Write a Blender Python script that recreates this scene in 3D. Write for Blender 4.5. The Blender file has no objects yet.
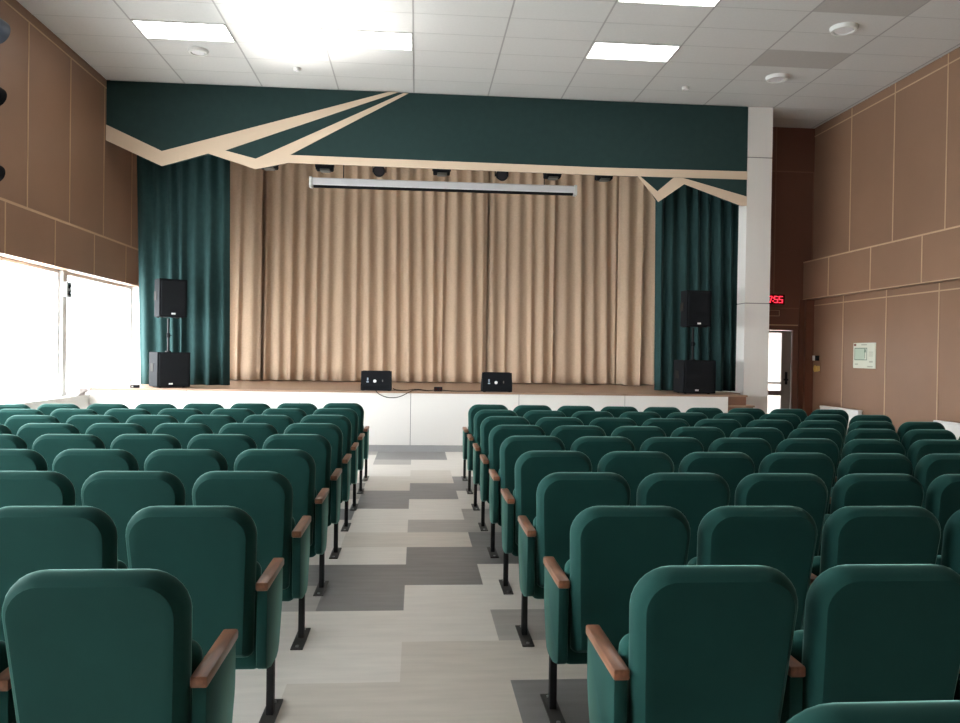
import bpy, bmesh, math, random
from mathutils import Vector, Matrix
random.seed(7)
SC = bpy.context.scene
COL = SC.collection
PI = math.pi

# ------------------------------------------------------------------ materials
def new_mat(name):
    m = bpy.data.materials.new(name); m.use_nodes = True
    nt = m.node_tree; b = nt.nodes['Principled BSDF']
    return m, nt, b

def mat(name, col, rough=0.6, noise=0.0, scale=8.0, stretch=(1, 1, 1), metal=0.0, bump=0.0, sheen=0.0, sheen_tint=None, spec=None, emit=None, emit_s=0.0):
    m, nt, b = new_mat(name)
    c = (*col, 1)
    b.inputs['Base Color'].default_value = c
    b.inputs['Roughness'].default_value = rough
    b.inputs['Metallic'].default_value = metal
    if spec is not None: b.inputs['Specular IOR Level'].default_value = spec
    if sheen:
        b.inputs['Sheen Weight'].default_value = sheen
        b.inputs['Sheen Roughness'].default_value = 0.28
        b.inputs['Sheen Tint'].default_value = (*(sheen_tint or (1, 1, 1)), 1)
    if emit:
        b.inputs['Emission Color'].default_value = (*emit, 1)
        b.inputs['Emission Strength'].default_value = emit_s
    if noise or bump:
        tc = nt.nodes.new('ShaderNodeTexCoord'); mp = nt.nodes.new('ShaderNodeMapping')
        mp.inputs['Scale'].default_value = stretch
        nz = nt.nodes.new('ShaderNodeTexNoise'); nz.inputs['Scale'].default_value = scale; nz.inputs['Detail'].default_value = 5
        nt.links.new(tc.outputs['Object'], mp.inputs['Vector']); nt.links.new(mp.outputs['Vector'], nz.inputs['Vector'])
        if noise:
            rp = nt.nodes.new('ShaderNodeValToRGB')
            rp.color_ramp.elements[0].position = 0.3; rp.color_ramp.elements[1].position = 0.7
            rp.color_ramp.elements[0].color = (*[v * (1 - noise) for v in col], 1)
            rp.color_ramp.elements[1].color = (*[min(1, v * (1 + noise)) for v in col], 1)
            nt.links.new(nz.outputs['Fac'], rp.inputs['Fac']); nt.links.new(rp.outputs['Color'], b.inputs['Base Color'])
        if bump:
            bp = nt.nodes.new('ShaderNodeBump'); bp.inputs['Strength'].default_value = bump; bp.inputs['Distance'].default_value = 0.01
            nt.links.new(nz.outputs['Fac'], bp.inputs['Height']); nt.links.new(bp.outputs['Normal'], b.inputs['Normal'])
    return m

def glass_mat(name):
    m = bpy.data.materials.new(name); m.use_nodes = True
    nt = m.node_tree; nt.nodes.clear()
    o = nt.nodes.new('ShaderNodeOutputMaterial'); mx = nt.nodes.new('ShaderNodeMixShader')
    t = nt.nodes.new('ShaderNodeBsdfTransparent'); g = nt.nodes.new('ShaderNodeBsdfGlossy')
    g.inputs['Roughness'].default_value = 0.02
    f = nt.nodes.new('ShaderNodeFresnel'); f.inputs['IOR'].default_value = 1.45
    ge = nt.nodes.new('ShaderNodeNewGeometry'); mi = nt.nodes.new('ShaderNodeMath'); mi.operation = 'SUBTRACT'; mi.use_clamp = True
    nt.links.new(f.outputs[0], mi.inputs[0]); nt.links.new(ge.outputs['Backfacing'], mi.inputs[1])
    nt.links.new(mi.outputs[0], mx.inputs[0]); nt.links.new(t.outputs[0], mx.inputs[1]); nt.links.new(g.outputs[0], mx.inputs[2])
    nt.links.new(mx.outputs[0], o.inputs['Surface'])
    return m

def sheer_mat(name):
    m = bpy.data.materials.new(name); m.use_nodes = True
    nt = m.node_tree; nt.nodes.clear()
    o = nt.nodes.new('ShaderNodeOutputMaterial'); mx = nt.nodes.new('ShaderNodeMixShader')
    t = nt.nodes.new('ShaderNodeBsdfTranslucent'); d = nt.nodes.new('ShaderNodeBsdfDiffuse')
    t.inputs['Color'].default_value = (.9, .9, .88, 1); d.inputs['Color'].default_value = (.85, .85, .83, 1)
    mx.inputs[0].default_value = 0.35
    nt.links.new(t.outputs[0], mx.inputs[1]); nt.links.new(d.outputs[0], mx.inputs[2]); nt.links.new(mx.outputs[0], o.inputs['Surface'])
    return m

M = {}
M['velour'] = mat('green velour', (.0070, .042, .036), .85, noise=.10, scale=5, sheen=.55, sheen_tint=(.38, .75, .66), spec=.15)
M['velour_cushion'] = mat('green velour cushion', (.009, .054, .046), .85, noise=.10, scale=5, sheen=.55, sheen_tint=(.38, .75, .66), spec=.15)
M['armwood'] = mat('varnished beech armrest', (.20, .085, .045), .32, noise=.35, scale=6, stretch=(8, 1, 8))
M['black_metal'] = mat('black powder coated steel', (.012, .012, .013), .6, spec=.25)
M['plate_metal'] = mat('dark steel plate', (.035, .033, .03), .45)
M['bolt'] = mat('zinc bolt', (.5, .5, .5), .35, metal=1)
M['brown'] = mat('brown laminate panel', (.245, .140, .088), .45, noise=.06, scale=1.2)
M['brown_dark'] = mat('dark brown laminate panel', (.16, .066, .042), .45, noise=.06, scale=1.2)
M['joint'] = mat('pale joint strip', (.52, .36, .23), .5)
M['white_panel'] = mat('white laminate panel', (.80, .775, .745), .35)
M['white_wall'] = mat('white painted plaster', (.8, .8, .78), .7)
M['grey_joint'] = mat('grey joint', (.25, .24, .23), .6)
M['frame_white'] = mat('white plastic window frame', (.8, .8, .8), .35)
M['glass'] = glass_mat('clear glass')
M['sheer'] = sheer_mat('sheer white cloth')
M['ceil'] = mat('mineral fibre tile', (.63, .62, .605), .9, noise=.02, scale=30)
M['ceil_grey'] = mat('greyer mineral fibre tile', (.46, .44, .42), .9, noise=.02, scale=30)
M['ceil_grid'] = mat('ceiling grid rail', (.36, .35, .34), .5)
M['lamp'] = mat('led diffuser', (.9, .9, .9), .5, emit=(1, .985, .95), emit_s=9)
M['floor_light'] = mat('pale vinyl tile', (.70, .665, .615), .38, noise=.06, scale=3, stretch=(1, 6, 1))
M['floor_tan'] = mat('warm pale vinyl tile', (.595, .55, .49), .38, noise=.07, scale=3, stretch=(1, 6, 1))
M['floor_grey'] = mat('grey vinyl tile', (.385, .365, .34), .38, noise=.09, scale=3, stretch=(1, 6, 1))
M['floor_dark'] = mat('dark grey vinyl tile', (.20, .195, .192), .38, noise=.12, scale=3, stretch=(1, 6, 1))
M['deck'] = mat('stage floor planks', (.34, .22, .15), .35, noise=.12, scale=2, stretch=(1, 12, 1))
M['step_wood'] = mat('brown step wood', (.20, .10, .065), .4, noise=.15, scale=3, stretch=(1, 8, 1))
M['beige_cloth'] = mat('beige curtain cloth', (.60, .44, .315), .8, noise=.05, scale=30, sheen=.2, spec=.2)
M['green_cloth'] = mat('dark green curtain velvet', (.020, .050, .050), .85, noise=.08, scale=12, sheen=.25, sheen_tint=(.5, .8, .8), spec=.15)
M['pelmet_green'] = mat('dark green pelmet cloth', (.022, .048, .047), .85, noise=.05, scale=9, spec=.2)
M['pelmet_beige'] = mat('beige pelmet strip', (.70, .55, .41), .6)
M['screen_case'] = mat('pale grey screen case', (.80, .79, .81), .4)
M['black_plastic'] = mat('black speaker plastic', (.010, .011, .013), .8, spec=.06, bump=.1, scale=120)
M['grille'] = mat('black speaker grille', (.012, .013, .015), .85, spec=.08, bump=.5, scale=260)
M['logo'] = mat('white badge', (.8, .8, .8), .4)
M['rubber'] = mat('black cable rubber', (.02, .018, .016), .8, spec=.1)
M['door_leaf'] = mat('grey brown door leaf', (.22, .19, .165), .4)
M['clock_case'] = mat('dark red clock case', (.05, .004, .004), .25)
M['led'] = mat('red led segment', (.6, .02, .03), .4, emit=(1, .03, .06), emit_s=2.2)
M['poster'] = mat('pale green board', (.60, .62, .52), .3)
M['poster_ink'] = mat('dark green ink', (.10, .17, .12), .5)
M['poster_pale'] = mat('pale green ink', (.42, .52, .42), .5)
M['poster_red'] = mat('dark red ink', (.16, .04, .03), .5)
M['poster_grey'] = mat('grey green ink', (.36, .38, .31), .5)
M['gold'] = mat('yellow sign ink', (.75, .55, .14), .45)
M['plastic_white'] = mat('white plastic', (.75, .75, .73), .4)
M['spot_blue'] = mat('blue grey lamp can', (.055, .075, .11), .4)
M['lens'] = mat('dark lens', (.03, .03, .035), .08)
M['grey_dev'] = mat('mid grey plastic', (.30, .31, .31), .5)
M['lens_plate'] = mat('dusty lens plate', (.12, .115, .10), .5)
M['badge_blue'] = mat('pale blue badge', (.38, .45, .52), .5)
M['sill_object_grey'] = mat('greyish pink lump', (.45, .40, .38), .8, noise=.15, scale=20)

# ------------------------------------------------------------------ mesh helpers
def box(bm, c, s, bev=0.0, mi=0, seg=2):
    r = bmesh.ops.create_cube(bm, size=1.0)
    vs = r['verts']
    for v in vs: v.co = Vector((c[0] + v.co.x * s[0], c[1] + v.co.y * s[1], c[2] + v.co.z * s[2]))
    fs = set(f for v in vs for f in v.link_faces)
    if bev:
        es = set(e for v in vs for e in v.link_edges)
        rr = bmesh.ops.bevel(bm, geom=list(es), offset=min(bev, min(s) * .45), segments=seg, affect='EDGES', profile=.5)
        fs = set(f for v in rr['verts'] for f in v.link_faces) | set(f for f in fs if f.is_valid)
    for f in fs:
        if f.is_valid: f.material_index = mi
    return fs

def bx(bm, a, b, bev=0.0, mi=0):
    lo = [min(a[i], b[i]) for i in range(3)]; hi = [max(a[i], b[i]) for i in range(3)]
    return box(bm, [(lo[i] + hi[i]) / 2 for i in range(3)], [hi[i] - lo[i] for i in range(3)], bev, mi)

def cyl(bm, p0, p1, r0, r1=None, n=20, mi=0):
    p0 = Vector(p0); p1 = Vector(p1); r1 = r0 if r1 is None else r1
    d = p1 - p0; L = d.length
    rot = d.to_track_quat('Z', 'Y').to_matrix().to_4x4()
    r = bmesh.ops.create_cone(bm, cap_ends=True, cap_tris=False, segments=n, radius1=r0, radius2=r1, depth=L, matrix=Matrix.Translation((p0 + p1) / 2) @ rot)
    for v in r['verts']:
        for f in v.link_faces: f.material_index = mi

def prism(bm, pts, axis, a, b, mi=0, bev=0.0):
    """pts: 2-D outline; axis: the extrusion axis ('x','y','z') from a to b."""
    def P(u, v, w):
        return {'x': (w, u, v), 'y': (u, w, v), 'z': (u, v, w)}[axis]
    va = [bm.verts.new(P(u, v, a)) for u, v in pts]; vb = [bm.verts.new(P(u, v, b)) for u, v in pts]
    n = len(pts); fs = []
    fs.append(bm.faces.new(va)); fs.append(bm.faces.new(vb[::-1]))
    for i in range(n):
        fs.append(bm.faces.new((va[i], vb[i], vb[(i + 1) % n], va[(i + 1) % n])))
    for f in fs: f.material_index = mi
    bmesh.ops.recalc_face_normals(bm, faces=fs)
    if bev:
        es = set(e for f in fs[:2] for e in f.edges)
        bmesh.ops.bevel(bm, geom=list(es), offset=bev, segments=2, affect='EDGES', profile=.5)
    return fs

def link(name, bm, mats, parent=None, smooth=None, loc=None, rotz=0.0):
    me = bpy.data.meshes.new(name)
    bmesh.ops.recalc_face_normals(bm, faces=bm.faces[:])
    bm.to_mesh(me); bm.free()
    for m in (mats if isinstance(mats, (list, tuple)) else [mats]): me.materials.append(m)
    if smooth is not None:
        for p in me.polygons: p.use_smooth = True
        me.set_sharp_from_angle(angle=math.radians(smooth))
    o = bpy.data.objects.new(name, me); COL.objects.link(o)
    if parent is not None: o.parent = parent
    if loc is not None: o.location = loc
    if rotz: o.rotation_euler = (0, 0, rotz)
    return o

def tag(o, label, cat, group=None):
    o['label'] = label; o['category'] = cat
    if group: o['group'] = group
    return o

def thing(name, label, cat, loc=(0, 0, 0), rotz=0.0, group=None):
    o = bpy.data.objects.new(name, None); COL.objects.link(o)
    o.empty_display_size = .1
    o.location = loc; o.rotation_euler = (0, 0, rotz)
    return tag(o, label, cat, group)

def struct(name, bm, mats, smooth=None, parent=None):
    o = link(name, bm, mats, parent, smooth)
    if parent is None: o['kind'] = 'structure'
    return o

def copy_tree(src, parent=None):
    c = src.copy(); COL.objects.link(c)
    if parent is not None:
        c.parent = parent; c.matrix_parent_inverse = src.matrix_parent_inverse.copy()
    for ch in src.children: copy_tree(ch, c)
    return c

def tube(name, pts, r, m, parent=None):
    cu = bpy.data.curves.new(name + '_path', 'CURVE'); cu.dimensions = '3D'; cu.bevel_depth = r; cu.bevel_resolution = 3; cu.resolution_u = 8
    sp = cu.splines.new('BEZIER'); sp.bezier_points.add(len(pts) - 1)
    for bp_, p in zip(sp.bezier_points, pts):
        bp_.co = p; bp_.handle_left_type = bp_.handle_right_type = 'AUTO'
    cu.materials.append(m)
    tmp = bpy.data.objects.new(name + '_path', cu); COL.objects.link(tmp)
    me = bpy.data.meshes.new_from_object(tmp.evaluated_get(bpy.context.evaluated_depsgraph_get()))
    bpy.data.objects.remove(tmp)
    for p in me.polygons: p.use_smooth = True
    o = bpy.data.objects.new(name, me); COL.objects.link(o)
    if parent is not None: o.parent = parent
    return o

# ------------------------------------------------------------------ key dimensions (metres; camera stands at x = y = 0)
XL, XR = -4.90, 7.17          # side walls
YB, YV, YS, YW, YE = -3.6, 12.90, 12.35, 13.97, 17.2   # rear wall, pelmet, stage front, wing wall, end of the stage
ZC, ZS = 5.726, 0.935         # ceiling, stage floor
CAM_Z = 1.53

# ------------------------------------------------------------------ floor: vinyl tiles in four shades
TX, TY = .517, .515
known = {0: {0: 'B', 1: 'L', 2: 'L', 3: 'D', 4: 'D', 5: 'B', 6: 'G', 7: 'L', 8: 'L', 9: 'D', 10: 'D', 11: 'B', 12: 'B', 13: 'L', 14: 'L', 15: 'D', -1: 'B', -2: 'G'},
         -1: {-1: 'B', -2: 'B', 0: 'L', 1: 'L', 2: 'D', 3: 'D', 4: 'L', 5: 'B', 6: 'L', 7: 'L', 8: 'D', 9: 'D', 10: 'B', 11: 'B', 12: 'L', 13: 'L', 14: 'G', 15: 'D'},
         1: {-1: 'D', -2: 'D', 0: 'B', 1: 'G', 2: 'L', 3: 'L', 4: 'D', 5: 'D', 6: 'G', 7: 'G', 8: 'L', 9: 'L', 10: 'D', 11: 'D', 12: 'L', 13: 'L', 14: 'L', 15: 'L'},
         -2: {-1: 'L', 0: 'L', 1: 'L', 2: 'G', 3: 'D', 4: 'L', 5: 'L', 6: 'L', 7: 'D', 8: 'L', 9: 'G', 10: 'D', 11: 'L', 12: 'L', 13: 'L'}}
bm = bmesh.new()
k0, k1 = math.floor((XL + .055) / TX), math.ceil((XR + .055) / TX)
n0, n1 = math.floor((YB - 3.695) / TY), math.ceil((YW - 3.695) / TY)
code = {'L': 0, 'B': 1, 'G': 2, 'D': 3}
for k in range(k0, k1):
    run, c = 0, 0
    for n in range(n0, n1):
        if run == 0: run, c = random.choice((1, 2, 2)), random.choice((0, 0, 0, 1, 1, 2, 3))
        run -= 1
        cc = code[known[k][n]] if k in known and n in known[k] else c
        x0, x1 = max(XL - .3, -.055 + TX * k), min(XR + .15, -.055 + TX * (k + 1))
        y0, y1 = max(YB - .1, 3.695 + TY * n), min(YW + .1, 3.695 + TY * (n + 1))
        if x1 - x0 < .01 or y1 - y0 < .01: continue
        f = bm.faces.new([bm.verts.new(p) for p in ((x0, y0, 0), (x1, y0, 0), (x1, y1, 0), (x0, y1, 0))]); f.material_index = cc
bx(bm, (XL - .3, YB - .1, -.15), (XR + .15, YE + .1, -.004), mi=2)
struct('floor', bm, [M['floor_light'], M['floor_tan'], M['floor_grey'], M['floor_dark']])

# ------------------------------------------------------------------ ceiling: 1.2 x 0.6 tiles on a grid
LAMP = [(-3, 3, 'white LED ceiling panel nearest the windows, in the row of three'), (-1, 3, 'white LED ceiling panel in the middle of the row of three'),
        (2, 3, 'white LED ceiling panel farthest from the windows, in the row of three'), (2, 6, 'white LED ceiling panel cut by the picture top, nearer than the row of three')]
def cell(k, r):   # lower-left corner and upper-right corner of a ceiling cell
    return -.104 + 1.2 * k, 12.886 - .6 * (r + 1), -.104 + 1.2 * (k + 1), 12.886 - .6 * r
lampcells = {(k, r) for k, r, _ in LAMP}
bm = bmesh.new()
g = .011
for k in range(-4, 7):
    for r in range(-2, 28):
        x0, y0, x1, y1 = cell(k, r)
        x1 = min(x1, XR); y1 = min(y1, YW + .02)
        if x1 - x0 < .03 or y1 - y0 < .03 or (k, r) in lampcells: continue
        if r < 0 and x0 < 5.0: continue
        mi = 1 if (k, r) in ((4, 3), (4, 6)) else 0
        gx0 = x0 + g; gx1 = max(gx0 + .01, x1 - g)
        f = bm.faces.new([bm.verts.new(p) for p in ((gx0, y0 + g * .6, ZC), (gx1, y0 + g * .6, ZC), (gx1, y1 - g * .6, ZC), (gx0, y1 - g * .6, ZC))]); f.material_index = mi
for k in range(-4, 8):                                    # rails
    x = -.104 + 1.2 * k
    if XL <= x < XR: bx(bm, (x - g, YB, ZC - .002), (x + g, YV if x < 5 else YW, ZC + .01), mi=2)
for r in range(-2, 28):
    y = 12.886 - .6 * r
    if y > 13: bx(bm, (5.9, y - g * .5, ZC - .001), (XR, y + g * .5, ZC + .009), mi=3)
    else: bx(bm, (XL, y - g * .5, ZC - .001), (XR, y + g * .5, ZC + .009), mi=3)
bx(bm, (XL - .3, YB - .1, ZC + .05), (XR + .15, YE + .1, ZC + .2), mi=0)
struct('ceiling', bm, [M['ceil'], M['ceil_grey'], M['ceil_grid'], mat('pale ceiling rail', (.47, .46, .45), .5)])

for k, r, lab in LAMP:
    x0, y0, x1, y1 = cell(k, r)
    t = thing('ceiling_light', lab, 'ceiling light', ((x0 + x1) / 2, (y0 + y1) / 2, ZC), group='LED panels in the tiled ceiling')
    hx, hy = (x1 - x0) / 2 - .012, (y1 - y0) / 2 - .008
    bm = bmesh.new()
    for a, b in (((-hx, -hy, -.012), (hx, -hy + .015, .03)), ((-hx, hy - .015, -.012), (hx, hy, .03)), ((-hx, -hy, -.012), (-hx + .015, hy, .03)), ((hx - .015, -hy, -.012), (hx, hy, .03))): bx(bm, a, b)
    link('frame', bm, M['plastic_white'], t)
    bm = bmesh.new(); bx(bm, (-hx + .015, -hy + .015, -.006), (hx - .015, hy - .015, .02))
    link('diffuser', bm, M['lamp'], t)

def ceiling_disc(name, label, cat, x, y, r, h, group=None):
    t = thing(name, label, cat, (x, y, ZC), group=group)
    bm = bmesh.new()
    n = 32
    prof = [(r, 0), (r, -.012), (r * .9, -h), (r * .72, -h * 1.05), (r * .70, -h * .7)]
    rings = [[bm.verts.new((a * math.cos(2 * PI * i / n), a * math.sin(2 * PI * i / n), z)) for i in range(n)] for a, z in prof]
    for A, B in zip(rings, rings[1:]):
        for i in range(n): bm.faces.new((A[i], A[(i + 1) % n], B[(i + 1) % n], B[i]))
    link('ring', bm, M['plastic_white'], t, smooth=40)
    bm = bmesh.new(); cyl(bm, (0, 0, -h * .62), (0, 0, -h * .9), r * .68, r * .6, 32)
    link('cover', bm, M['screen_case'], t, smooth=40)
ceiling_disc('ceiling_speaker', 'large white round ceiling fitting nearer the top of the picture, by the brown panelled wall', 'ceiling fitting', 5.32, 9.68, .17, .05, 'round ceiling fittings by the brown wall')
ceiling_disc('ceiling_speaker', 'white round ceiling fitting next to a greyer tile, near the white pillar', 'ceiling fitting', 5.29, 11.48, .165, .05, 'round ceiling fittings by the brown wall')
ceiling_disc('ceiling_speaker', 'white round ceiling fitting beside the brightly lit ceiling near the windows', 'ceiling fitting', -3.11, 11.45, .14, .045)
ceiling_disc('smoke_detector', 'small white detector on the ceiling above the green pelmet, nearest the white pillar', 'smoke detector', 4.1, 12.09, .055, .045)
ceiling_disc('smoke_detector', 'small white detector on the bright ceiling above the beige zigzag strip', 'smoke detector', -1.83, 12.0, .055, .045)

# ------------------------------------------------------------------ walls
def vstrip(bm, x, y, z0, z1, w=.018, d=.006, side=1):
    bx(bm, (x, y - w / 2, z0), (x + d * side, y + w / 2, z1), mi=1)
def hstrip(bm, x, z, y0, y1, w=.018, d=.006, side=1):
    bx(bm, (x, y0, z - w / 2), (x + d * side, y1, z + w / 2), mi=1)

# left wall: panelled upper wall and band over a run of windows
bm = bmesh.new()
bx(bm, (XL - .3, YB, 2.63), (XL, YE, ZC + .05))
bx(bm, (XL, YB, 2.63), (XL + .02, YE, 3.262))
for j in range(-12, 6):
    y = 10.41 + 1.213 * j
    if YB < y < YE: vstrip(bm, XL, y, 3.27, 5.60)
    y = 9.84 + 1.305 * j
    if YB < y < YE: vstrip(bm, XL + .02, y, 2.63, 3.262)
hstrip(bm, XL, 5.60, YB, YE); hstrip(bm, XL + .02, 3.262, YB, YE, w=.03)
struct('wall_left', bm, [M['brown'], M['joint']])
PIER = [11.80 - 3.3 * i for i in range(0, 5)]
PW = .07
openings = [(11.80 + PW, 14.6)] + [(p - 3.3 + PW, p - PW) for p in PIER[:4]]  # last two openings, out of view, are added to light the seat backs
bm = bmesh.new()
bx(bm, (XL - .3, YB, 0), (XL, YE, .80))
bx(bm, (XL - .3, YB, .80), (XL, PIER[4] + PW, 2.63))
bx(bm, (XL - .3, 14.6, .80), (XL, YE, 2.63))
for p in PIER[:4]: bx(bm, (XL - .3, p - PW, .80), (XL - .12, p + PW, 2.63))
bx(bm, (XL - .12, YB, .80), (XL + .03, YS - .02, .835)); bx(bm, (XL - .12, YS - .02, .80), (XL, 14.6, .835))
struct('wall_left_lower', bm, [M['white_wall']])
for i, (y0, y1) in enumerate(openings):
    w = bpy.data.objects.new('window_%d' % (i + 1), None); COL.objects.link(w); w['kind'] = 'structure'; w.location = (XL - .2, (y0 + y1) / 2, .835)
    h = (y1 - y0) / 2; H = 2.63 - .835
    bm = bmesh.new(); t = .05
    bx(bm, (-.03, -h, 0), (.03, h, t), .006); bx(bm, (-.03, -h, H - t), (.03, h, H), .006)
    bx(bm, (-.03, -h, t), (.03, -h + t, H - t), .006); bx(bm, (-.03, h - t, t), (.03, h, H - t), .006)
    link('frame', bm, M['frame_white'], w)
    bm = bmesh.new(); bx(bm, (-.004, -h + t, t), (.004, h - t, H - t)); link('pane', bm, M['glass'], w)

# right wall: upper panels, projecting band, lower panels
bm = bmesh.new()
bx(bm, (XR, YB, 0), (XR + .15, YE, ZC + .05))
XBND = 7.0
bb = bmesh.new(); bx(bb, (XBND, YB, 2.61), (XR, YW, 3.285))
for j in range(-12, 4):
    y = 10.33 + 1.203 * j
    if YB < y < YW - .05: vstrip(bm, XR, y, 3.285, 5.58, side=-1); vstrip(bm, XR, y, 5.58, ZC, side=-1)
    y = 10.56 + 1.26 * j
    if YB < y < YW: vstrip(bb, XBND, y, 2.61, 3.285, side=-1)
    y = 10.42 + 1.235 * j
    if YB < y < YW: vstrip(bm, XR, y, 0, 2.61, side=-1)
hstrip(bm, XR, 5.58, YB, YW, side=-1); hstrip(bb, XBND, 3.285, YB, YW, w=.022, side=-1); hstrip(bm, XR, 2.50, YB, YW, side=-1)
hstrip(bb, XBND, 2.615, YB, YW, w=.012, side=-1)
struct('wall_right', bm, [M['brown'], M['joint']]); struct('wall_right_band', bb, [M['brown'], M['joint']])
bm = bmesh.new(); bx(bm, (XL - .3, YB - .15, 0), (XR + .15, YB, ZC + .05))
struct('wall_rear', bm, [M['brown_dark']])
# wing wall beside the stage, with the door opening
DX0, DX1, DZ = 5.93, 6.86, 2.10
bm = bmesh.new()
bx(bm, (5.885, YW, DZ), (XR, YW + .15, ZC + .05))
bx(bm, (5.885, YW, 0), (DX0, YW + .15, DZ)); bx(bm, (DX1, YW, 0), (XR, YW + .15, DZ))
for x in (6.45,): bx(bm, (x - .008, YW - .006, 2.72), (x + .008, YW, ZC), mi=1)
bx(bm, (5.9, YW - .006, 4.92), (XR, YW, 4.938), mi=1)
bx(bm, (5.9, YW - .006, 2.44), (XR, YW, 2.456), mi=1)
bx(bm, (XR - .02, YW - .006, 3.3), (XR - .004, YW, 4.92), mi=1)
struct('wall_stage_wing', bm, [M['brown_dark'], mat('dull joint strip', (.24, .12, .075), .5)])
bm = bmesh.new(); bx(bm, (7.02, YW - .10, 0), (XR, YW, 2.61), .004)
bx(bm, (6.93, YW - .03, 0), (7.02, YW, 2.61), .004)
struct('trim_1', bm, [mat('reddish brown post', (.13, .045, .025), .4)])
bm = bmesh.new(); bx(bm, (5.80, YV + .33, 0), (5.885, YE, ZC + .05)); struct('wall_stage_side', bm, [M['white_wall']])
bm = bmesh.new(); bx(bm, (XL, YE, 0), (5.885, YE + .15, ZC + .05))
struct('wall_stage_back', bm, [M['white_wall']])
# door
d = bpy.data.objects.new('door_1', None); COL.objects.link(d); d['kind'] = 'structure'; d.location = (DX0, YW, 0)
bm = bmesh.new(); W = DX1 - DX0
bx(bm, (-.03, -.03, 0), (.03, .12, DZ)); bx(bm, (W - .05, -.03, 0), (W + .04, .12, DZ)); bx(bm, (-.03, -.03, DZ - .05), (W + .04, .12, DZ + .05))
bx(bm, (-.03, -.036, DZ + .03), (W + .04, -.028, DZ + .05), mi=1)
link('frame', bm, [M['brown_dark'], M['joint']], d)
bm = bmesh.new(); x0, x1 = .035, W - .055; gl, gr = .10, .70
bx(bm, (x0, .02, .01), (gl, .06, DZ - .06), .003); bx(bm, (gr, .02, .01), (x1, .06, DZ - .06), .003)
bx(bm, (gl, .02, 2.0), (gr, .06, DZ - .06), .003); bx(bm, (gl, .02, .86), (gr, .06, .945), .003); bx(bm, (gl, .025, 1.07), (gr, .055, 1.10), .003); bx(bm, (gl, .02, .01), (gr, .06, .16), .003)
link('leaf', bm, M['door_leaf'], d)
bm = bmesh.new()
for a, b in ((.16, .86), (.945, 1.07), (1.10, 2.0)): bx(bm, (gl, .036, a), (gr, .044, b))
link('pane', bm, M['glass'], d)
bm = bmesh.new(); bx(bm, (.765, -.0, 1.06), (.81, .02, 1.29), .008); cyl(bm, (.787, .0, 1.15), (.787, -.05, 1.15), .01); bx(bm, (.71, -.06, 1.135), (.80, -.045, 1.165), .006)
link('handle', bm, M['black_plastic'], d, smooth=40)

# white pillar at the stage corner
bm = bmesh.new()
zs = [0, 2.45, 4.885, ZC + .02]
for a, b in zip(zs, zs[1:]):
    bx(bm, (5.46, YV, a + (.008 if a else 0)), (5.885, YV + .33, b - (.008 if b < ZC else 0)))
bx(bm, (5.467, YV + .008, 0), (5.878, YV + .325, ZC), mi=1)
struct('pillar', bm, [M['white_panel'], M['grey_joint']])
# ------------------------------------------------------------------ stage
st = thing('stage', 'raised stage with white panelled front and brown plank floor', 'stage', (0, YS, 0))
X0 = XL + .006
bm = bmesh.new(); bx(bm, (X0, .01, ZS - .035), (4.985, YE - YS - .01, ZS)); bx(bm, (4.985, YV - YS + .1, ZS - .035), (5.455, YE - YS - .01, ZS))
bx(bm, (X0, -.012, ZS - .03), (4.985, .02, ZS), .004)
link('floorboards', bm, M['deck'], st)
edges = [X0, -3.47, -1.775, -.08, 1.61, 3.30, 4.985]
for a, b in zip(edges, edges[1:]):
    bm = bmesh.new(); bx(bm, (a + .005, 0, .10), (b - .005, .02, ZS - .03), .002); link('front_panel', bm, M['white_panel'], st)
bm = bmesh.new(); bx(bm, (X0, .015, 0), (4.985, .04, ZS - .035))
bx(bm, (4.965, .02, 0), (4.985, 4.0, ZS - .035)); link('carcass', bm, M['grey_joint'], st)
bm = bmesh.new(); bx(bm, (X0, -.005, 0), (4.985, .015, .095)); link('plinth', bm, mat('pale grey plinth', (.36, .36, .36), .4), st)
ss = thing('stage_steps', 'brown wooden steps at the end of the stage, before the white pillar', 'steps', (4.99, YS, 0))
ends = [.315, .435, .66, .92, 1.18]
for i, e in enumerate(ends):
    z1 = ZS - .165 * i
    bm = bmesh.new(); bx(bm, (0, .02, max(0, z1 - .165)), (e - .02, YV - YS - .02, z1 - .03)); link('riser', bm, M['step_wood'], ss)
    bm = bmesh.new(); bx(bm, (0, 0, z1 - .03), (e, YV - YS - .01, z1), .006); link('tread', bm, M['deck'], ss)

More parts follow.
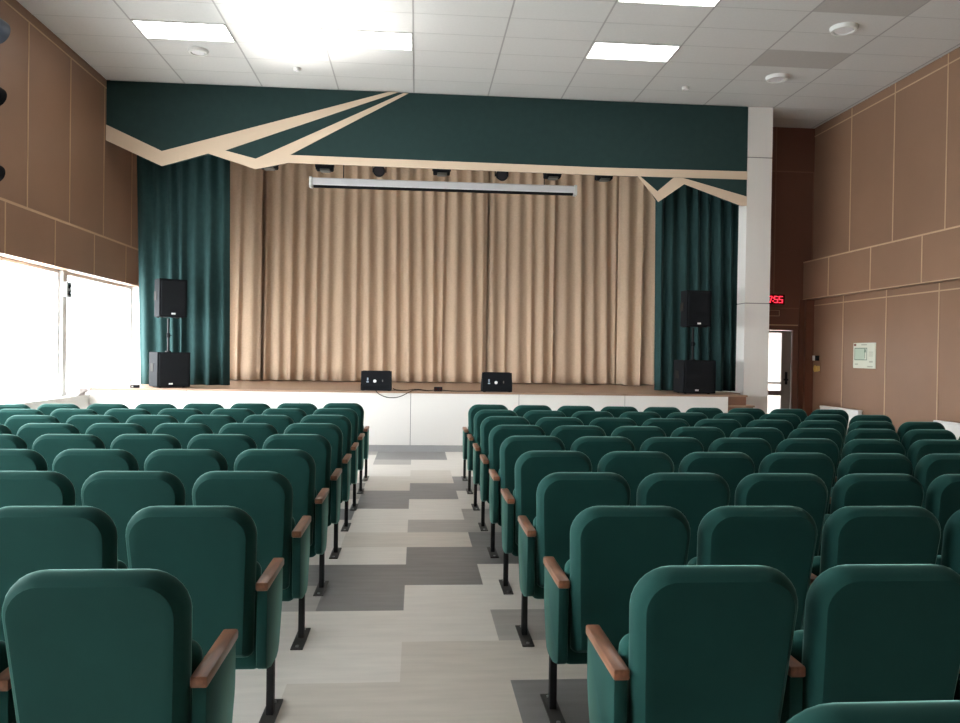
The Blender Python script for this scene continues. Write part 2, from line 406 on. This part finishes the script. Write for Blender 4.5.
# ------------------------------------------------------------------ curtains
def curtain(name, label, cat, x0, x1, y, z0, z1, pitch, amp, m, seed, group=None, sharp=True, sway=.36, lean0=0.0, lean1=0.0, hem=0.0):
    rnd = random.Random(seed)
    n = max(2, round((x1 - x0) / pitch))
    ph = [rnd.uniform(-.13, .13) for _ in range(n + 2)]; am = [rnd.uniform(.65, 1.25) for _ in range(n + 2)]
    drift = [rnd.uniform(-1, 1) for _ in range(n + 2)]
    sub, rows = 12, 18
    bm = bmesh.new(); grid = []
    for r in range(rows + 1):
        t = r / rows                      # 0 at the hem, 1 at the top
        row = []
        for i in range(n * sub + 1):
            u = i / sub; k = min(int(u), n - 1); fr = u - k
            low = 1 - t
            # fold borders wander towards the hem
            b0 = k + (ph[k] + drift[k] * sway * low if 0 < k else 0); b1 = k + 1 + (ph[k + 1] + drift[k + 1] * sway * low if k + 1 < n else 0)
            uu = b0 + (b1 - b0) * fr
            a = amp * (am[k] * (.75 + .45 * low))
            s = math.sin(PI * fr)
            dy = -a * (abs(s) ** 2.6 if sharp else .5 - .5 * math.cos(2 * PI * fr))
            x = x0 + lean0 * t + (x1 - x0 + (lean1 - lean0) * t) * uu / n
            zz = z0 + (z1 - z0) * t + (hem * (math.sin(3 * uu + seed) * .5 + rnd.uniform(-.2, .2)) if r == 0 else 0)
            row.append(bm.verts.new((x, y + dy, zz)))
        grid.append(row)
    for A, B in zip(grid, grid[1:]):
        for i in range(len(A) - 1): bm.faces.new((A[i], A[i + 1], B[i + 1], B[i]))
    o = link(name, bm, m, smooth=80)
    sd = o.modifiers.new('thickness', 'SOLIDIFY'); sd.thickness = .012; sd.offset = 1
    return tag(o, label, cat, group)

GB = 'beige stage curtains'
curtain('stage_curtain', 'long beige pleated curtain covering the window half of the stage', 'curtain', -3.12, 1.40, 16.1, ZS + .015, 5.55, .255, .085, M['beige_cloth'], 3, GB)
curtain('stage_curtain', 'long beige pleated curtain covering the door half of the stage', 'curtain', 1.37, 4.70, 16.2, ZS + .015, 5.55, .255, .085, M['beige_cloth'], 5, GB)
curtain('stage_curtain', 'narrow beige curtain end bunched beside the dark green curtain nearest the pillar', 'curtain', 4.02, 4.95, 15.75, ZS + .02, 5.55, .30, .12, M['beige_cloth'], 8, GB, hem=.03)
curtain('stage_curtain', 'narrow pale beige curtain end beside the dark green curtain nearest the windows', 'curtain', -4.2, -3.06, 15.94, ZS + .015, 5.55, .27, .07, M['beige_cloth'], 11, GB)
GG = 'dark green stage side curtains'
curtain('side_curtain', 'dark green pleated stage curtain on the window side, behind the speaker stack', 'curtain', -4.55, -3.10, 13.55, ZS + .012, 5.5, .20, .10, M['green_cloth'], 21, GG, sharp=False, lean0=-.12, lean1=-.05)
curtain('side_curtain', 'dark green pleated stage curtain next to the white pillar, behind the speaker stack', 'curtain', 4.15, 5.74, 13.6, ZS + .012, 5.5, .20, .10, M['green_cloth'], 22, GG, sharp=False, lean0=-.05, lean1=0)
bm = bmesh.new(); cyl(bm, (-4.85, 16.15, 5.58), (5.8, 16.15, 5.58), .03); tag(link('curtain_rail', bm, M['black_metal'], smooth=40), 'long rail carrying the beige stage curtains behind the pelmet', 'curtain rail')

# ------------------------------------------------------------------ pelmet with beige zigzag strips
pel = thing('stage_pelmet', 'dark green pelmet over the stage with beige zigzag strips', 'pelmet', (0, YV, 0))
zt = ZC - .004
bm = bmesh.new()
prism(bm, [(XL + .005, zt), (XL + .005, 4.80), (-4.04, 4.43), (-3.33, 4.645), (-2.59, 4.43), (-2.08, 4.55), (2.96, 4.52), (3.69, 4.515), (3.95, 4.11), (4.36, 4.44), (5.34, 4.09), (5.455, 4.10), (5.455, zt)], 'y', 0, .10)
link('backing', bm, M['pelmet_green'], pel)
def trimpoly(pts):
    bm = bmesh.new(); prism(bm, pts, 'y', -.014, .002); return link('strip', bm, M['pelmet_beige'], pel)
trimpoly([(XL + .005, 5.03), (-4.04, 4.645), (-.50, zt), (-.36, zt), (-3.07, 4.69), (-3.33, 4.635), (-4.04, 4.41), (XL + .005, 4.785)])
trimpoly([(-3.07, 4.69), (-2.59, 4.575), (-.27, zt - .01), (-.19, zt - .01), (-2.06, 4.655), (-2.08, 4.53), (-2.59, 4.41), (-3.33, 4.635)])
trimpoly([(-2.06, 4.655), (2.96, 4.625), (5.455, 4.645), (5.455, 4.51), (2.96, 4.50), (-2.08, 4.53)])
trimpoly([(3.64, 4.50), (3.93, 4.265), (4.20, 4.50), (4.36, 4.50), (5.455, 4.225), (5.455, 4.075), (5.36, 4.07), (4.385, 4.40), (3.95, 4.09), (3.60, 4.50)])

# ------------------------------------------------------------------ projection screen housing
t = thing('projector_screen', 'rolled up projection screen in a long pale grey case before the beige curtain', 'projection screen', (.435, 13.5, 4.36))
hl = 2.235
bm = bmesh.new(); bx(bm, (-hl, -.06, -.055), (hl, .06, .075), .02); link('case', bm, M['screen_case'], t)
bm = bmesh.new(); bx(bm, (-hl + .04, -.05, -.085), (hl - .04, .03, -.05), .005); link('slat', bm, M['black_plastic'], t)
for s in (-1, 1):
    bm = bmesh.new(); bx(bm, (s * hl - .025, -.075, -.09), (s * hl + .025, .075, .085), .008); link('end_cap', bm, M['plastic_white'], t)
    bm = bmesh.new(); cyl(bm, (s * 1.7, 0, .07), (s * 1.7, 0, ZC - 4.36 + .05), .008, n=8); link('hanger', bm, M['black_metal'], t)

# ------------------------------------------------------------------ stage lights on a pipe behind the pelmet
bm = bmesh.new(); cyl(bm, (-4.8, 13.25, 4.88), (5.4, 13.25, 4.88), .025); tag(link('lighting_pipe', bm, M['black_metal'], smooth=40), 'horizontal black pipe behind the green pelmet carrying the stage lights', 'pipe')
ordn = ['first', 'second', 'third', 'fourth', 'fifth', 'sixth', 'seventh', 'eighth', 'ninth', 'tenth', 'eleventh']
GL = 'stage lights under the pelmet'
for i, (x, kind) in enumerate(((-2.45, 0), (-1.55, 0), (-.66, 1), (.37, 0), (1.38, 1), (2.23, 0), (3.11, 0))):
    shape = 'round black stage light' if kind else 'flat black stage light'
    lab = '%s peeping out below the pelmet, %s along from the windows' % (shape, ordn[i])
    t = thing('stage_light', lab, 'stage light', (x, 13.25, 4.88), group=GL)
    bm = bmesh.new(); bx(bm, (-.03, -.03, -.06), (.03, .03, .035), .005); link('clamp', bm, M['black_metal'], t)
    if kind:
        bm = bmesh.new(); cyl(bm, (0, -.05, -.36), (0, .22, -.30), .10, .085, 24); link('body', bm, M['black_plastic'], t, smooth=40)
        bm = bmesh.new(); cyl(bm, (0, -.055, -.362), (0, -.045, -.36), .078, .078, 24); link('lens', bm, M['lens'], t, smooth=40)
        bm = bmesh.new(); bx(bm, (-.115, .05, -.36), (-.10, .09, -.08)); bx(bm, (.10, .05, -.36), (.115, .09, -.08)); bx(bm, (-.115, .05, -.09), (.115, .09, -.06)); link('yoke', bm, M['black_metal'], t)
    else:
        bm = bmesh.new(); bx(bm, (-.14, -.08, -.375), (.14, .10, -.22), .02); link('body', bm, M['black_plastic'], t)
        bm = bmesh.new(); bx(bm, (-.07, -.086, -.395), (.09, .08, -.36), .008); link('lens', bm, M['lens_plate'], t)
        bm = bmesh.new(); bx(bm, (-.155, -.02, -.32), (-.14, .02, -.05)); bx(bm, (.14, -.02, -.32), (.155, .02, -.05)); bx(bm, (-.155, -.02, -.075), (.155, .02, -.05)); link('yoke', bm, M['black_metal'], t)

# ------------------------------------------------------------------ loudspeaker stacks
def cabinet(t, w, dpt, h, ch, logo_x, handle=True):
    """a cabinet with chamfered rear corners, standing at the origin of t, its grille towards -y."""
    out = [(-w / 2, -dpt / 2), (w / 2, -dpt / 2), (w / 2, dpt / 2 - ch), (w / 2 - ch, dpt / 2), (-w / 2 + ch, dpt / 2), (-w / 2, dpt / 2 - ch)]
    bm = bmesh.new(); prism(bm, out, 'z', .012, h, bev=.008); link('cabinet', bm, M['black_plastic'], t)
    bm = bmesh.new(); bx(bm, (-w / 2 + .025, -dpt / 2 - .012, .035), (w / 2 - .025, -dpt / 2 + .004, h - .025), .008); link('grille', bm, M['grille'], t)
    bm = bmesh.new(); bx(bm, (logo_x - .03, -dpt / 2 - .016, .05), (logo_x + .03, -dpt / 2 - .010, .075), .002); link('badge', bm, M['logo'], t)
    if handle:
        for s in (-1, 1):
            bm = bmesh.new(); bx(bm, (s * w / 2 - .006, -.04, h * .45), (s * w / 2 + .006, .09, h * .68), .004); link('handle', bm, M['rubber'], t)
    for sx in (-1, 1):
        for sy in (-1, 1):
            bm = bmesh.new(); cyl(bm, (sx * w * .36, sy * dpt * .30, 0), (sx * w * .36, sy * dpt * .30, .014), .02, n=12); link('foot', bm, M['rubber'], t)
def stack(x, y, rot, wsub, wtop, where):
    t = thing('subwoofer', 'black subwoofer standing on the stage edge, %s' % where, 'loudspeaker', (x, y, ZS), rot, 'subwoofers on the stage')
    cabinet(t, wsub, .48, .55, .06, -.05)
    p = thing('speaker_pole', 'black pole holding a loudspeaker above the subwoofer, %s' % where, 'speaker pole', (x, y, ZS + .55), rot, 'speaker poles')
    bm = bmesh.new(); cyl(bm, (0, .05, 0), (0, .05, .53), .0175); link('tube', bm, M['black_metal'], p, smooth=40)
    bm = bmesh.new(); cyl(bm, (0, .05, .23), (0, .05, .30), .027); cyl(bm, (0, .05, .265), (.05, .05, .265), .008); link('collar', bm, M['black_plastic'], p, smooth=40)
    bm = bmesh.new(); cyl(bm, (0, .05, 0), (0, .05, .02), .045); link('socket', bm, M['black_metal'], p, smooth=40)
    t = thing('loudspeaker', 'black loudspeaker raised on a pole over the subwoofer, %s' % where, 'loudspeaker', (x, y, ZS + 1.085), rot, 'pole mounted loudspeakers')
    cabinet(t, wtop, .34, .60, .09, 0)
stack(-3.87, 12.82, math.radians(34), .50, .42, 'by the windows')
stack(4.56, 12.78, math.radians(4), .55, .42, 'by the white pillar')
t = thing('floor_box', 'small dark block on the stage edge beside the subwoofer by the windows', 'box', (-4.25, 12.45, ZS))
bm = bmesh.new(); bx(bm, (-.07, -.04, 0), (.05, .04, .045), .006); link('body', bm, M['black_plastic'], t); bm = bmesh.new(); bx(bm, (-.05, -.044, .012), (-.02, -.038, .03)); link('socket', bm, M['grey_dev'], t)

# floor monitors
def monitor(x, lab):
    t = thing('stage_monitor', lab, 'stage monitor', (x, 12.52, ZS), group='wedge monitors on the stage edge')
    bm = bmesh.new()
    prism(bm, [(-.13, .006), (.22, .006), (.22, .07), (-.0, .305), (-.055, .305), (-.13, .09)], 'x', -.235, .235, bev=.006); link('cabinet', bm, M['black_plastic'], t)
    bm = bmesh.new(); prism(bm, [(.205, .095), (.215, .105), (.02, .31), (.008, .302)], 'x', -.21, .21); link('grille', bm, M['grille'], t)
    def onface(u, v, d=.004):      # a point on the sloping rear panel
        a = Vector((-.13, .09)); b = Vector((-.055, .305)); p = a + (b - a) * v; n = Vector((-(b - a).y, (b - a).x)).normalized() * d
        return (u, p.x + n.x, p.y + n.y)
    bm = bmesh.new(); p0 = onface(-.02, .28, -.004); p1 = onface(-.02, .28, .006); cyl(bm, p0, p1, .025, n=20); link('socket', bm, M['logo'], t, smooth=40)
    bm = bmesh.new(); c = onface(-.13, .38, .001); box(bm, c, (.022, .008, .06), .002); c = onface(-.13, .22, .001); box(bm, c, (.035, .008, .02), .002); link('badge', bm, M['badge_blue'], t)
    bm = bmesh.new(); c = onface(.10, .30, .001); box(bm, c, (.015, .008, .04), .002); link('knob', bm, M['lens_plate'], t)
    bm = bmesh.new()
    for s in (-1, 1):
        bx(bm, (s * .20 - .02, -.11, 0), (s * .20 + .02, .2, .008))
    link('foot', bm, M['rubber'], t)
monitor(-.62, 'black wedge stage monitor on the stage edge, nearer the windows')
monitor(1.27, 'black wedge stage monitor on the stage edge, nearer the pillar')
tag(tube('cable', [(-.36, 12.56, ZS + .03), (-.30, 12.46, ZS + .012), (-.16, 12.42, ZS + .012), (.02, 12.41, ZS + .03), (.20, 12.44, ZS + .012), (.29, 12.46, ZS + .02)], .007, M['rubber']), 'dark cable running from a stage monitor to the small box between them', 'cable')
tag(tube('cable', [(-.62, 12.36, ZS + .012), (-.60, 12.325, ZS - .02), (-.48, 12.325, ZS - .085), (-.38, 12.325, ZS - .10), (-.26, 12.325, ZS - .085), (-.12, 12.325, ZS - .02), (-.05, 12.36, ZS + .012), (.2, 12.40, ZS + .01)], .006, M['rubber']), 'thin cable sagging in a loop over the white stage front', 'cable')
tag(tube('cable', [(.40, 12.46, ZS + .02), (.55, 12.43, ZS + .010), (.80, 12.42, ZS + .010), (1.05, 12.47, ZS + .012)], .007, M['rubber']), 'dark cable lying from the small box to the monitor nearer the pillar', 'cable')
t = thing('cable_box', 'small black connection box on the stage edge between the two monitors', 'box', (.345, 12.46, ZS))
bm = bmesh.new(); bx(bm, (-.065, -.035, 0), (.065, .035, .07), .008); link('body', bm, M['black_plastic'], t)
bm = bmesh.new(); [bx(bm, (a - .015, -.04, .02), (a + .015, -.033, .05), .003) for a in (-.03, .03)]; link('socket', bm, M['clock_case'], t)

# ------------------------------------------------------------------ things on the walls
# red digital clock on the wing wall
t = thing('wall_clock', 'digital wall clock with glowing red numerals, half hidden by the white pillar', 'clock', (6.40, YW, 2.60))
bm = bmesh.new(); bx(bm, (-.24, -.05, -.09), (.235, 0, .09), .006); link('case', bm, M['clock_case'], t)
SEG = {'1': 'bc', '5': 'afgcd', '7': 'abc'}
def digit(bm, ch, x):
    w, h, s, y0, y1 = .072, .122, .013, -.056, -.048
    z = -h / 2
    R = {'a': (0, h - s, w, h), 'd': (0, 0, w, s), 'g': (0, h / 2 - s / 2, w, h / 2 + s / 2), 'f': (0, h / 2, s, h), 'e': (0, 0, s, h / 2), 'b': (w - s, h / 2, w, h), 'c': (w - s, 0, w, h / 2)}
    if ch == '7':
        prism(bm, [(x, h / 2), (x, h / 2 - s), (x + w - s, h / 2 - s), (x + w * .35, -h / 2), (x + w * .35 + s * 1.1, -h / 2), (x + w, h / 2 - s), (x + w, h / 2)], 'y', y0, y1)
        return
    for q in SEG[ch]:
        a, b, c, d_ = R[q]; bx(bm, (x + a, y0, z + b), (x + c, y1, z + d_))
bm = bmesh.new()
for ch, x in (('1', -.170), ('7', -.074), ('5', .034), ('5', .124)): digit(bm, ch, x)
bx(bm, (.008, -.056, .02), (.022, -.048, .037)); bx(bm, (.008, -.056, -.037), (.022, -.048, -.02))
link('numerals', bm, M['led'], t)
t = thing('exit_sign', 'small dark framed sign over the glazed door, below the red clock', 'sign', (6.40, YW, 2.355))
bm = bmesh.new(); bx(bm, (-.15, -.03, -.055), (.15, 0, .055), .004); link('case', bm, M['brown_dark'], t)
bm = bmesh.new(); bx(bm, (-.15, -.034, .047), (.15, -.028, .055)); bx(bm, (-.15, -.034, -.055), (.15, -.028, -.047)); bx(bm, (.142, -.034, -.055), (.15, -.028, .055)); bx(bm, (-.15, -.034, -.055), (-.142, -.028, .055)); link('frame', bm, M['joint'], t)
# evacuation plan board on the right wall
t = thing('plan_board', 'pale green plan board fixed to the brown panelled wall', 'notice board', (XR, 12.22, 1.60))
def onw(bm, y0, z0, y1, z1, d): bx(bm, (-d, y0, z0), (-d + .002, y1, z1))
bm = bmesh.new(); bx(bm, (-.012, -.315, -.205), (0, .315, .205), .002); link('board', bm, M['poster'], t)
bm = bmesh.new()
py0, py1, pz0, pz1 = -.085, .275, -.075, .125; w = .012
for a in ((py0, pz0, py1, pz0 + w), (py0, pz1 - w, py1, pz1), (py0, pz0, py0 + w, pz1), (py1 - w, pz0, py1, pz1), (py0 + .055, pz0 + .03, py0 + .065, pz1), (py0 + .035, .05, py0 + .075, .10)): onw(bm, *a, .0145)
link('plan', bm, M['poster_ink'], t)
bm = bmesh.new(); onw(bm, py0 + .07, pz0 + w, py1 - w, pz1 - w, .0135); link('plan_field', bm, M['poster_pale'], t)
bm = bmesh.new(); onw(bm, .23, .155, .295, .19, .0145); link('red_mark', bm, M['poster_red'], t)
bm = bmesh.new()
for a in ((-.08, .165, .08, .185), (-.25, -.11, -.15, -.085), (.17, -.15, .26, -.13), (-.25, -.185, -.10, -.165), (-.26, .02, -.14, .03), (-.26, .05, -.14, .06), (-.26, -.01, -.14, 0)): onw(bm, *a, .0145)
link('small_print', bm, M['poster_grey'], t)
# switch and yellow sign
t = thing('light_switch', 'small white and black switch on the brown wall by the door post', 'switch', (XR, 13.80, 1.55))
bm = bmesh.new(); bx(bm, (-.02, 0, -.045), (0, .09, .045), .004); link('plate', bm, M['plastic_white'], t)
bm = bmesh.new(); bx(bm, (-.02, -.14, -.045), (0, -.02, .045), .004); link('cover', bm, M['black_plastic'], t)
t = thing('wall_sign', 'small yellow sign on the brown wall just below the switch', 'sign', (XR, 13.74, 1.36))
bm = bmesh.new(); bx(bm, (-.006, -.13, -.09), (0, .13, .09)); link('plate', bm, M['brown'], t)
bm = bmesh.new(); cyl(bm, (-.006, .05, 0), (-.010, .05, 0), .06, n=20)
for a in (-.02, -.06, -.10): bx(bm, (-.010, a - .012, -.06 - a * .2), (-.006, a + .012, .05))
link('mark', bm, M['gold'], t)
# white radiators along the right wall
for y0, y1, lab in ((12.21, 13.42, 'white radiator under the plan board along the brown wall'), (8.75, 10.34, 'white radiator along the brown wall, nearest the camera')):
    t = thing('radiator', lab, 'radiator', (XR, (y0 + y1) / 2, .12), group='radiators on the brown wall')
    h = (y1 - y0) / 2
    bm = bmesh.new(); bx(bm, (-.10, -h, 0), (-.03, h, .585), .012); link('panel', bm, M['plastic_white'], t)
    bm = bmesh.new(); bx(bm, (-.105, -h - .005, .57), (-.025, h + .005, .60), .006); link('top_grille', bm, M['plastic_white'], t)
    for s in (-1, 1):
        bm = bmesh.new(); bx(bm, (-.04, s * h * .7 - .02, .1), (-.007, s * h * .7 + .02, .5)); link('bracket', bm, M['grey_dev'], t)
# spotlights on a pole at the left wall
t = thing('light_pole', 'vertical dark pole on the upper wall over the windows holding spotlights', 'pole', (XL, 8.66, 3.18))
bm = bmesh.new(); cyl(bm, (.12, 0, 0), (.12, 0, 2.1), .025); link('tube', bm, M['black_metal'], t, smooth=40)
bm = bmesh.new(); [bx(bm, (0, -.02, z - .02), (.14, .02, z + .02)) for z in (.15, 1.95)]; link('bracket', bm, M['black_metal'], t)
for i, (z, col, r, lab) in enumerate(((4.97, 'spot_blue', .145, 'bluish black spotlight high on the wall over the windows, topmost of three'), (4.27, 'black_plastic', .11, 'black spotlight on the wall over the windows, middle of three'), (3.44, 'black_plastic', .10, 'black spotlight low on the wall over the windows, lowest of three'))):
    t = thing('wall_spotlight', lab, 'spotlight', (XL + .12, 8.66, z), group='spotlights on the wall pole')
    a = Vector((.12, .05, .04)); dr = Vector((.25, 1, -.22)).normalized()
    bm = bmesh.new(); cyl(bm, a, a + dr * .36, r * .8, r, 24); link('body', bm, M[col], t, smooth=40)
    bm = bmesh.new(); cyl(bm, a + dr * .355, a + dr * .365, r * .85, r * .85, 24); link('lens', bm, M['lens'], t, smooth=40)
    bm = bmesh.new(); bx(bm, (0, -.02, -.02), (.12, .02, .02)); bx(bm, (.0, .12, -.02 - r), (.24, .16, -r)); bx(bm, (0, -.02, -.02 - r), (.03, .16, .02)); link('yoke', bm, M['black_metal'], t)

# small grey device on the post between the two windows
t = thing('wall_device', 'small grey box mounted high on the white post between the bright windows', 'wall box', (XL - .12, 11.80, 2.25))
bm = bmesh.new(); bx(bm, (0, -.075, 0), (.06, .075, .22), .01); link('housing', bm, M['grey_dev'], t)
bm = bmesh.new(); bx(bm, (.058, -.04, .125), (.066, .04, .185), .003); bx(bm, (.058, -.04, .03), (.066, .04, .09), .003); link('opening', bm, M['lens'], t)
# rounded lump on the window sill, standing in for an unidentified object
bm = bmesh.new(); r = bmesh.ops.create_icosphere(bm, subdivisions=3, radius=1)
rn = random.Random(3)
for v in bm.verts:
    n = 1 + .22 * math.sin(5 * v.co.x + 2 * v.co.z) * math.cos(4 * v.co.y)
    v.co = Vector((v.co.x * .07 * n, v.co.y * .22 * n, max(-.0, (v.co.z + .45) * .06 * n + .05 * v.co.y)))
tag(link('sill_object', bm, M['sill_object_grey'], smooth=60, loc=(XL - .03, 12.10, .835)), 'small greyish object lying on the white window sill by the stage', 'cloth')

# ------------------------------------------------------------------ theatre seats
PITCH, ROW0, ROWS = .53, 2.232, .904
def loft(bm, rings, cap=True):
    vr = [[bm.verts.new(p) for p in R_] for R_ in rings]
    for A, B in zip(vr, vr[1:]):
        n = len(A)
        for i in range(n): bm.faces.new((A[i], A[(i + 1) % n], B[(i + 1) % n], B[i]))
    if cap: bm.faces.new(vr[0][::-1]); bm.faces.new(vr[-1])
def rrect(wt, wb, z0, z1, rt, rb, inset, seg=7):
    """rounded outline in x,z: wt / wb half widths at the top / bottom."""
    pts = []
    z0 += inset; z1 -= inset; rt = max(.012, rt - inset * .8); rb = max(.008, rb - inset * .8)
    hw = lambda z: wb + (wt - wb) * (z - z0) / (z1 - z0) - inset
    for (sx, zc, r, a0) in ((1, z1 - rt, rt, 0), (-1, z1 - rt, rt, 90), (-1, z0 + rb, rb, 180), (1, z0 + rb, rb, 270)):
        for i in range(seg + 1):
            a = math.radians(a0 + 90 * i / seg)
            z = zc + r * math.sin(a)
            pts.append((sx * (hw(zc) - r) + r * math.cos(a), z))
    return pts
TAN = math.tan(math.radians(9.5)); ZTOP = .929
def pad_mesh(wt, wb, z0, z1, rt, rb, prof, y_off):
    bm = bmesh.new(); rings = []
    for ins, y in prof:
        rings.append([(x, y + y_off + (ZTOP - z) * TAN, z) for x, z in rrect(wt, wb, z0, z1, rt, rb, ins)])
    loft(bm, rings); return bm
def make_seat():
    root = thing('theatre_seat', 'x', 'seat')
    bm = pad_mesh(.253, .222, .305, ZTOP, .115, .03, [(.10, .003), (.06, .001), (.036, .0), (.031, .001), (.029, .004), (.020, .012), (.010, .026), (.003, .045), (0, .064), (.003, .08), (.012, .092), (.03, .101), (.07, .107)], -.07)
    link('backrest', bm, M['velour'], root, smooth=30)
    bm = pad_mesh(.237, .237, .205, .68, .05, .04, [(.06, 0), (.03, .004), (.012, .014), (.002, .032), (0, .05), (.002, .068), (.012, .086), (.03, .096), (.06, .10)], .06)
    link('seat', bm, M['velour_cushion'], root, smooth=60)
    return root
def add_arm(root, side):
    x = side * PITCH / 2
    bm = bmesh.new()
    prof = [(.03, .592), (.03, .31), (.036, .285), (.055, .27), (.14, .245), (.26, .235), (.30, .245), (.33, .28), (.385, .42), (.392, .46), (.392, .592)]
    prism(bm, prof, 'x', x - .021, x + .021, bev=.006); pn = link('side_panel', bm, M['velour'], root, smooth=40)
    bm = bmesh.new(); bx(bm, (x - .0245, .02, .588), (x + .0245, .41, .622), .007); aw = link('armrest', bm, M['armwood'], pn, smooth=40); aw['label'] = 'varnished brown wooden armrest'
    bm = bmesh.new(); bx(bm, (x - .015, .225, .006), (x + .015, .268, .30), .004); lg = link('leg', bm, M['black_metal'], root, smooth=40)
    bm = bmesh.new(); bx(bm, (x - .032, .07, 0), (x + .032, .385, .008), .002); link('foot_plate', bm, M['plate_metal'], lg)
    bm = bmesh.new(); [cyl(bm, (x, y, .007), (x, y, .014), .009, n=8) for y in (.10, .35)]; link('bolt', bm, M['bolt'], lg)
seat_r = make_seat(); add_arm(seat_r, -1)             # door-side block: arm towards the aisle
seat_l = copy_tree(seat_r)                             # placeholder tree for the window-side block, its arm rebuilt on the other side
for ch in list(seat_l.children_recursive):
    if ch.name.split('.')[0] in ('side_panel', 'armrest', 'leg', 'foot_plate', 'bolt'): bpy.data.objects.remove(ch)
add_arm(seat_l, 1)

# camera axes, used to leave out seats that stand outside the view
F, YAW, PIT, ROL = 794.4, .0798, -.0094, .0154
fwd = Vector((math.sin(YAW) * math.cos(PIT), math.cos(YAW) * math.cos(PIT), math.sin(PIT)))
rt0 = Vector((math.cos(YAW), -math.sin(YAW), 0)); up0 = rt0.cross(fwd)
RGT = rt0 * math.cos(ROL) + up0 * math.sin(ROL); UPV = -rt0 * math.sin(ROL) + up0 * math.cos(ROL)
def px(p):
    v = Vector(p) - Vector((0, 0, CAM_Z)); dd = max(.05, v.dot(fwd))
    return 480 + F * v.dot(RGT) / dd, 361.5 - F * v.dot(UPV) / dd
def in_view(xc, y0, margin=60):
    ps = [px((xc + a, y0 + b, z)) for a in (-.29, .29) for b in (0, .4) for z in (.05, ZTOP)]
    return max(q[0] for q in ps) > -margin and min(q[0] for q in ps) < 960 + margin and max(q[1] for q in ps) > 0 and min(q[1] for q in ps) < 723
used = {id(seat_r): False, id(seat_l): False}
first_done = {'r': False, 'l': False}
for side, src, xa, sg, ncol, rows, block in (('r', seat_r, .872, 1, 9, range(-1, 9), 'door-side'), ('l', seat_l, -.856, -1, 8, range(0, 9), 'window-side')):
    for i in rows:
        for c in range(ncol):
            if i == -1 and c > 0: continue
            xc, y0 = xa + sg * PITCH * c, ROW0 + ROWS * i
            if not in_view(xc, y0): continue
            if not first_done[side]: o = src; first_done[side] = True
            else: o = copy_tree(src)
            o.location = (xc, y0 - (c * max(0, i - 2) * .003 if side == 'l' else 0), 0); o.scale = (1, 1, 1 - c * max(0, i) * (.0008 if side == 'l' else .0003))
            rown = ordn[8 - i] if i >= 0 else 'tenth'
            coln = 'at the aisle' if c == 0 else ordn[c] + ' from aisle'
            o['label'] = 'green theatre seat, %s block, %s row from stage, %s' % (block, rown, coln)
            o['group'] = 'theatre seats in the %s block' % block
            if c == ncol - 1:
                add_arm(o, sg)

# ------------------------------------------------------------------ light
w = bpy.data.worlds.new('daylight'); SC.world = w; w.use_nodes = True
nt = w.node_tree; bg = nt.nodes['Background']
tc = nt.nodes.new('ShaderNodeTexCoord'); sep = nt.nodes.new('ShaderNodeSeparateXYZ'); rp = nt.nodes.new('ShaderNodeValToRGB')
mr = nt.nodes.new('ShaderNodeMapRange'); mr.inputs['From Min'].default_value = -1; mr.inputs['From Max'].default_value = 1
rp.color_ramp.elements[0].position = .40; rp.color_ramp.elements[0].color = (.62, .66, .66, 1)
rp.color_ramp.elements[1].position = .56; rp.color_ramp.elements[1].color = (.93, .98, 1, 1)
nt.links.new(tc.outputs['Generated'], sep.inputs[0]); nt.links.new(sep.outputs['Z'], mr.inputs['Value']); nt.links.new(mr.outputs[0], rp.inputs[0]); nt.links.new(rp.outputs[0], bg.inputs['Color'])
bg.inputs['Strength'].default_value = 20.0
# spot lamp added outside the windows to brighten a patch of ceiling
L = bpy.data.lights.new('ceiling_glow_spot', 'SPOT'); L.energy = 15000; L.spot_size = math.radians(27); L.spot_blend = 1.0; L.shadow_soft_size = .5; L.color = (1, .98, .94)
o = bpy.data.objects.new('ceiling_glow_spot', L); COL.objects.link(o); o.location = (-7.6, 11.0, -.3)
o.rotation_euler = (Vector((-2.7, 10.3, ZC)) - Vector(o.location)).to_track_quat('-Z', 'Y').to_euler()

# ------------------------------------------------------------------ camera
cam = bpy.data.cameras.new('camera'); cam.sensor_width = 36; cam.lens = F / 960 * 36; cam.clip_end = 200
co = bpy.data.objects.new('camera', cam); COL.objects.link(co)
co.matrix_world = Matrix(((RGT.x, UPV.x, -fwd.x, 0), (RGT.y, UPV.y, -fwd.y, 0), (RGT.z, UPV.z, -fwd.z, CAM_Z), (0, 0, 0, 1)))
SC.camera = co
SC.view_settings.view_transform = 'Standard'; SC.view_settings.look = 'None'; SC.view_settings.gamma = 1.0; SC.view_settings.exposure = 0.25
SC.view_settings.use_curve_mapping = False
SC.cycles.max_bounces = 8; SC.cycles.diffuse_bounces = 5; SC.cycles.sample_clamp_indirect = 10
SC.cycles.use_denoising = True
